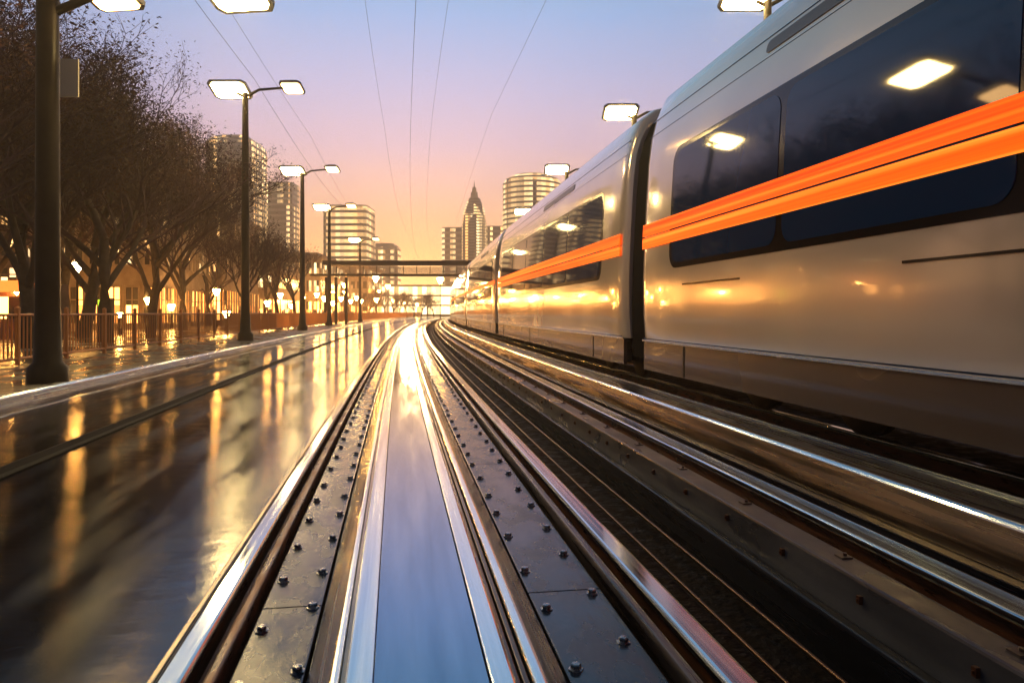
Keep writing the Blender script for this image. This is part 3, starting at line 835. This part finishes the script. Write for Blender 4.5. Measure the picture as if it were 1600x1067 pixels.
# ================================================================== buildings
def building(name, px0, px1, d_, ytop, wall, label, floors, bays, depth=14, yaw=0, winmat='win', ground='shop', base=-.05, fw=.62, fh=.6, frames=True, cat='building', cornice=True):
    X0, X1 = (px0-800)/F*d_, (px1-800)/F*d_
    w = X1 - X0; h = 1.0 + (HZ - ytop)/F*d_ - base
    e = empty(name, ((X0+X1)/2, d_, base), yaw); tag(e, label, cat)
    mb = MB(); mb.box(-w/2, w/2, 0, depth, 0, h)
    wl = mb.build('wall', M[wall], e)
    if cornice:
        mb = MB(); mb.box(-w/2-.35, w/2+.35, -.35, depth+.35, h, h+.35); mb.box(-w/2+.4, w/2-.4, .4, depth-.4, h+.35, h+.9)
        mb.build('roof', M[wall], e)
    gf = min(4.2, h/floors*1.25)
    fhh = (h - gf)/max(1, floors-1)
    bw = w/bays
    wm = fm = None
    faces = [(w, bays, Matrix.Identity(4)), (depth, max(2, round(depth/bw)), Matrix.Translation((w/2, depth/2, 0)) @ Matrix.Rotation(R(90), 4, 'Z'))]
    for fw_, nb, FM in faces:
        bw = fw_/nb
        for f in range(floors):
            z0 = 0 if f == 0 else gf + fhh*(f-1)
            hh = gf if f == 0 else fhh
            ww = bw*(.66 if f == 0 else fw)
            zz0 = z0 + hh*(.12 if f == 0 else (1-fh)/2); zz1 = z0 + hh*(.74 if f == 0 else (1+fh)/2)
            a, c_ = ww/2, (zz1-zz0)/2
            mb = MB(); mb.box(-a, a, -.05, .04, -c_, c_)
            fr = MB()
            fr.box(-a-.1, a+.1, -.14, -.052, c_, c_+.14); fr.box(-a-.1, a+.1, -.18, -.052, -c_-.12, -c_)
            fr.box(-.04, .04, -.09, -.052, -c_, c_); fr.box(-a-.1, -a, -.12, -.052, -c_, c_); fr.box(a, a+.1, -.12, -.052, -c_, c_)
            fr.box(-a, -.04, -.085, -.052, c_*.3-.03, c_*.3+.03); fr.box(.04, a, -.085, -.052, c_*.3-.03, c_*.3+.03)
            w0 = f0 = None
            for b in range(nb):
                if w0 is None: o = w0 = mb.build('window' if f else 'shop_window', M[ground if f == 0 else winmat], e)
                else: o = w0.copy(); COL.objects.link(o)
                o.matrix_local = FM @ Matrix.Translation((-fw_/2 + bw*(b+.5), 0, (zz0+zz1)/2))
                if frames:
                    if f0 is None: f0 = fr.build('window_frame', M[wall], o)
                    else: q = f0.copy(); COL.objects.link(q); q.parent = o
    return e
building('corner_block', -190, 20, 38, 215, 'darkwall', 'dark block with lit windows at the left edge behind the trees', 6, 6, yaw=R(14))
building('stone_hall', 112, 245, 44, 300, 'stone', 'sandstone hall with bright ground floor behind the green light box', 3, 5, yaw=R(10))
building('brick_block', 240, 345, 58, 330, 'darkwall', 'dark brick block with glowing shops left of the big lantern', 3, 6, yaw=R(8))
building('arcade_building', 335, 425, 74, 425, 'stone', 'low golden arcade building behind the small young tree', 2, 7, yaw=R(5), frames=False)
building('market_hall', 418, 500, 95, 405, 'stone', 'golden market hall behind the third street lamp', 3, 7, yaw=R(3), frames=False)
building('row_building', 500, 575, 130, 418, 'stone', 'row building glowing behind the lantern cluster', 4, 8, frames=False)
building('back_block', -60, 70, 80, 250, 'tower', 'tall office block rising behind the corner block at the left', 12, 8, frames=False)
building('office_block', 130, 225, 95, 250, 'darkwall', 'mid height office block behind the sandstone hall', 9, 8, frames=False)

# station: low wide golden glazed hall behind the far tree line
X0, X1 = (588-800)/F*190, (760-800)/F*190
e = empty('station_hall', ((X0+X1)/2, 190, -.7)); tag(e, 'low bright golden glazed hall behind the far tree line', 'building')
w = X1 - X0
mb = MB(); mb.box(-w/2, w/2, 0, 14, 0, 8.6); mb.build('wall', M['stone'], e)
mb = MB(); mb.box(-w/2-.4, w/2+.4, -.4, 14.4, 8.6, 8.8); mb.build('roof', M['stone'], e)
for k in range(3):
    mb = MB(); mb.box(-w/2+.3, w/2-.3, -.08, .05, 1.2 + 2.5*k, 3.3 + 2.5*k); mb.build('window', M['station'], e)

# skyline towers (ribbon windows, each storey's band of glass its own part)
def tower(name, px0, px1, d_, ytop, label, floors, ribbon='ribbon', rnd_top=0, depth=None, setback=None, base=-.7, round_=False, yaw=0, wall='tower', gap=.42):
    X0, X1 = (px0-800)/F*d_, (px1-800)/F*d_
    w = X1 - X0; h = 1.0 + (HZ - ytop)/F*d_ - base; dp = depth or w
    e = empty(name, ((X0+X1)/2, d_, base), yaw); tag(e, label, 'tower')
    fl = h/floors
    def plan(s, n=24):
        if round_:
            return [(w/2*s*math.cos(2*math.pi*k/n), dp/2*s*math.sin(2*math.pi*k/n) + dp/2) for k in range(n)]
        c = min(w, dp)*.12; a = w/2*s; b = dp/2*s
        return [(-a, -b+c+dp/2), (-a+c*.3, -b+c*.3+dp/2), (-a+c, -b+dp/2), (a-c, -b+dp/2), (a-c*.3, -b+c*.3+dp/2), (a, -b+c+dp/2), (a, b+dp/2), (-a, b+dp/2)]
    def sc(z):
        if not rnd_top: return 1.0
        t = (z/h - (1-rnd_top))/rnd_top
        return 1.0 if t <= 0 else max(.05, math.sqrt(max(0, 1 - (t*.8)**2)))
    mb = MB(); zs = [0] + [h*(1-rnd_top)]*(1 if rnd_top else 0) + ([h*(1-rnd_top*(1-i/8)) for i in range(1, 9)] if rnd_top else [h])
    rows = [[(x, y, z) for x, y in plan(sc(z))] for z in zs]
    mb.grid(rows, closed=True, smooth=False); mb.poly(rows[-1]); mb.build('wall', M[wall], e)
    nf = min(floors, 95)
    for f in range(1, nf):
        z0, z1 = fl*(f + gap/2), fl*(f + 1 - gap/2)
        if z1 > h: break
        mb = MB(); r0 = [(x, y + 0, z0) for x, y in plan(sc(z0)*1.012 + .004)]; r1 = [(x, y, z1) for x, y in plan(sc(z1)*1.012 + .004)]
        mb.grid([r0, r1], closed=True, smooth=False)
        mb.poly(list(reversed(r0))); mb.poly(r1)
        mb.build('window_band', M[ribbon], e)
    return e, w, h, dp
tower('office_tower', 318, 392, 230, 207, 'tallest rounded-top tower on the left, behind the second street lamp', 30, rnd_top=.06)
tower('office_tower', 411, 455, 262, 284, 'narrow dark tower between the second and third street lamps', 24)
tower('office_tower', 503, 573, 270, 320, 'wide tower striped with bright bands right of the third street lamp', 17, ribbon='ribbon2')
tower('office_tower', 577, 620, 330, 379, 'small low tower in the gap right of the striped tower', 12, rnd_top=.08)
tower('office_tower', 690, 742, 300, 355, 'flat topped block left of the spire, above the footbridge', 16)
tower('office_tower', 748, 800, 310, 353, 'flat topped block right of the spire, touching the train roof', 17)
tower('round_tower', 785, 880, 270, 266, 'broad round tower brightly banded, rising behind the train roof', 28, ribbon='ribbon2', round_=True, rnd_top=.07)
tower('office_tower', 250, 300, 225, 300, 'dark tower half hidden behind the bare trees', 20)
# spire tower: tapering shaft with a crown and needle
d_ = 290; X = (741-800)/F*d_; sc_ = d_/F
e = empty('spire_tower', (X, d_, -.7)); tag(e, 'tapering reddish tower with a pointed spire above the footbridge', 'tower')
top = (HZ - 292)*sc_ + 1.7
def zz(py): return (HZ - py)*sc_ + 1.7
prof = [(19, 488), (19, 352), (18, 346), (16.5, 335), (14, 325), (11, 316), (8.5, 310), (6, 309.5), (5.2, 301)]
mb = MB(); mb.lathe([(r_*sc_, max(0, zz(py))) for r_, py in prof], 16, smooth=False); mb.build('shaft', M['tower'], e)
mb = MB(); mb.lathe([(3.6*sc_, zz(301)), (3.2*sc_, zz(294)), (1.0*sc_, zz(292)), (.3*sc_, zz(283)), (0, zz(281))], 10, smooth=False); mb.build('spire', M['redlit'] if False else M['tower'], e)
def rad_at(py):
    for (r0, p0), (r1, p1) in zip(prof, prof[1:]):
        if p1 <= py <= p0: return r0 + (r1-r0)*(p0-py)/max(.001, p0-p1)
    return 5
py = 470.0
while py > 312:
    mb = MB(); mb.lathe([(rad_at(py)*sc_*1.02 + .1, zz(py)), (rad_at(py-2.2)*sc_*1.02 + .1, zz(py-2.2))], 16, smooth=False); mb.build('window_band', M['ribbon'], e)
    py -= 4.6

# ================================================================== footbridge
d_ = 64
xa, xb = (507-800)/F*d_, (830-800)/F*d_
zt, zb = 1 + (HZ-408)/F*d_, 1 + (HZ-430)/F*d_
e = empty('footbridge', ((xa+xb)/2, d_, -.1)); tag(e, 'dark steel footbridge with glazed sides crossing over the tracks', 'footbridge')
off = Vector(e.location)
def kp(mb, name, m_):
    mb.v = [tuple(Vector(v) - off) for v in mb.v]; return mb.build(name, m_, e)
mb = MB(); mb.box(xa, xb, d_-.7, d_+.7, zt-.36, zt); kp(mb, 'roof_beam', M['beam'])
mb = MB(); mb.box(xa-1.1, xb, d_-.7, d_+.7, zb-.08, zb+.08); kp(mb, 'deck', M['beam'])
x = xa + 1.2; 
gp = mat('bridge_glass', (.9, .8, .7), .1)
gp.node_tree.nodes['Principled BSDF'].inputs['Transmission Weight'].default_value = 0
gp.node_tree.nodes['Principled BSDF'].inputs['Alpha'].default_value = .22
while x < xb - .5:
    for yy in (d_-.62,):
        mb = MB(); mb.box(x-.03, x+.03, yy-.03, yy+.04, zb+.10, zt-.48); kp(mb, 'mullion', M['beam'])
    x += 1.15
for yy in (d_-.62, d_+.62):
    mb = MB(); mb.box(xa+.3, xb-.2, yy-.012, yy+.012, zb+.12, zt-.5); kp(mb, 'glass_side', gp)
for px in (510, 525, 541, 822):
    xx = (px-800)/F*d_
    for yy in ((d_,)):
        mb = MB(); mb.box(xx-.11, xx+.11, yy-.11, yy+.11, -.1, zb-.18); kp(mb, 'column', M['beam'])

# ================================================================== overhead wires
G6 = 'overhead wires above the tracks'
for o, z, lb in ((-.9, 8.2, 'left wire of the pair high above the near track'), (.9, 8.2, 'right wire of the pair high above the near track'),
                 (.1, 5.9, 'lowest overhead wire, above the middle of the near track'), (3.2, 8.6, 'overhead wire running above the left side of the train'),
                 (-5.6, 9.6, 'wire strung over the sidewalk lamp posts'), (-3.6, 7.6, 'wire above the wet road, left of the near track')):
    mb = MB(); mb.tube([at(y, o, z - .5*math.sin(math.pi*((y+14) % 42)/42)) for y in ys(-14, 190, 3)], .004 if o > -5 else .008, 5)
    tag(mb.build('overhead_wire', M['wire']), lb, 'wire', G6)

# ================================================================== small things on the plaza
e = empty('light_box', world(165, 31, -.03)); tag(e, 'green yellow glowing light box on legs among the trees', 'light box')
mb = MB(); mb.box(-.30, .30, -.12, .12, .72, 1.62); mb.build('frame', M['pole'], e)
mb = MB(); mb.box(-.25, .25, -.135, -.118, .78, 1.56); mb.build('lit_panel', M['sign'], e)
for s_ in (-.22, .22):
    mb = MB(); mb.box(s_-.03, s_+.03, -.03, .03, 0, .72); mb.build('leg', M['pole'], e)
e = empty('kiosk', world(14, 27, -.03), R(-10)); tag(e, 'small kiosk with a red lit awning at the left edge', 'kiosk')
mb = MB(); mb.box(-1.1, 1.1, 0, 1.6, 0, 2.1); mb.build('wall', M['darkwall'], e)
mb = MB(); mb.hull8([(-1.25, -.7, 1.75), (1.25, -.7, 1.75), (1.25, 0, 2.15), (-1.25, 0, 2.15)], [(-1.25, -.7, 1.80), (1.25, -.7, 1.80), (1.25, 0, 2.2), (-1.25, 0, 2.2)]); mb.build('awning', M['redlit'], e)
mb = MB(); mb.box(-.9, .9, -.03, 0, .8, 1.6); mb.build('counter_window', M['shop'], e)

# ================================================================== the air
HAZE = .0024
if HAZE:
    hb = MB(); hb.box(-330, 330, -70, 520, -1.9, 66)
    hz = hb.build('haze', mat('haze_air'))
    hm = hz.data.materials[0]; t = hm.node_tree; t.nodes.clear()
    o_ = t.nodes.new('ShaderNodeOutputMaterial'); v = t.nodes.new('ShaderNodeVolumePrincipled')
    v.inputs['Color'].default_value = (1.0, .86, .70, 1); v.inputs['Density'].default_value = HAZE; v.inputs['Anisotropy'].default_value = .55
    t.links.new(v.outputs[0], o_.inputs['Volume'])
    tag(hz, kind='stuff')
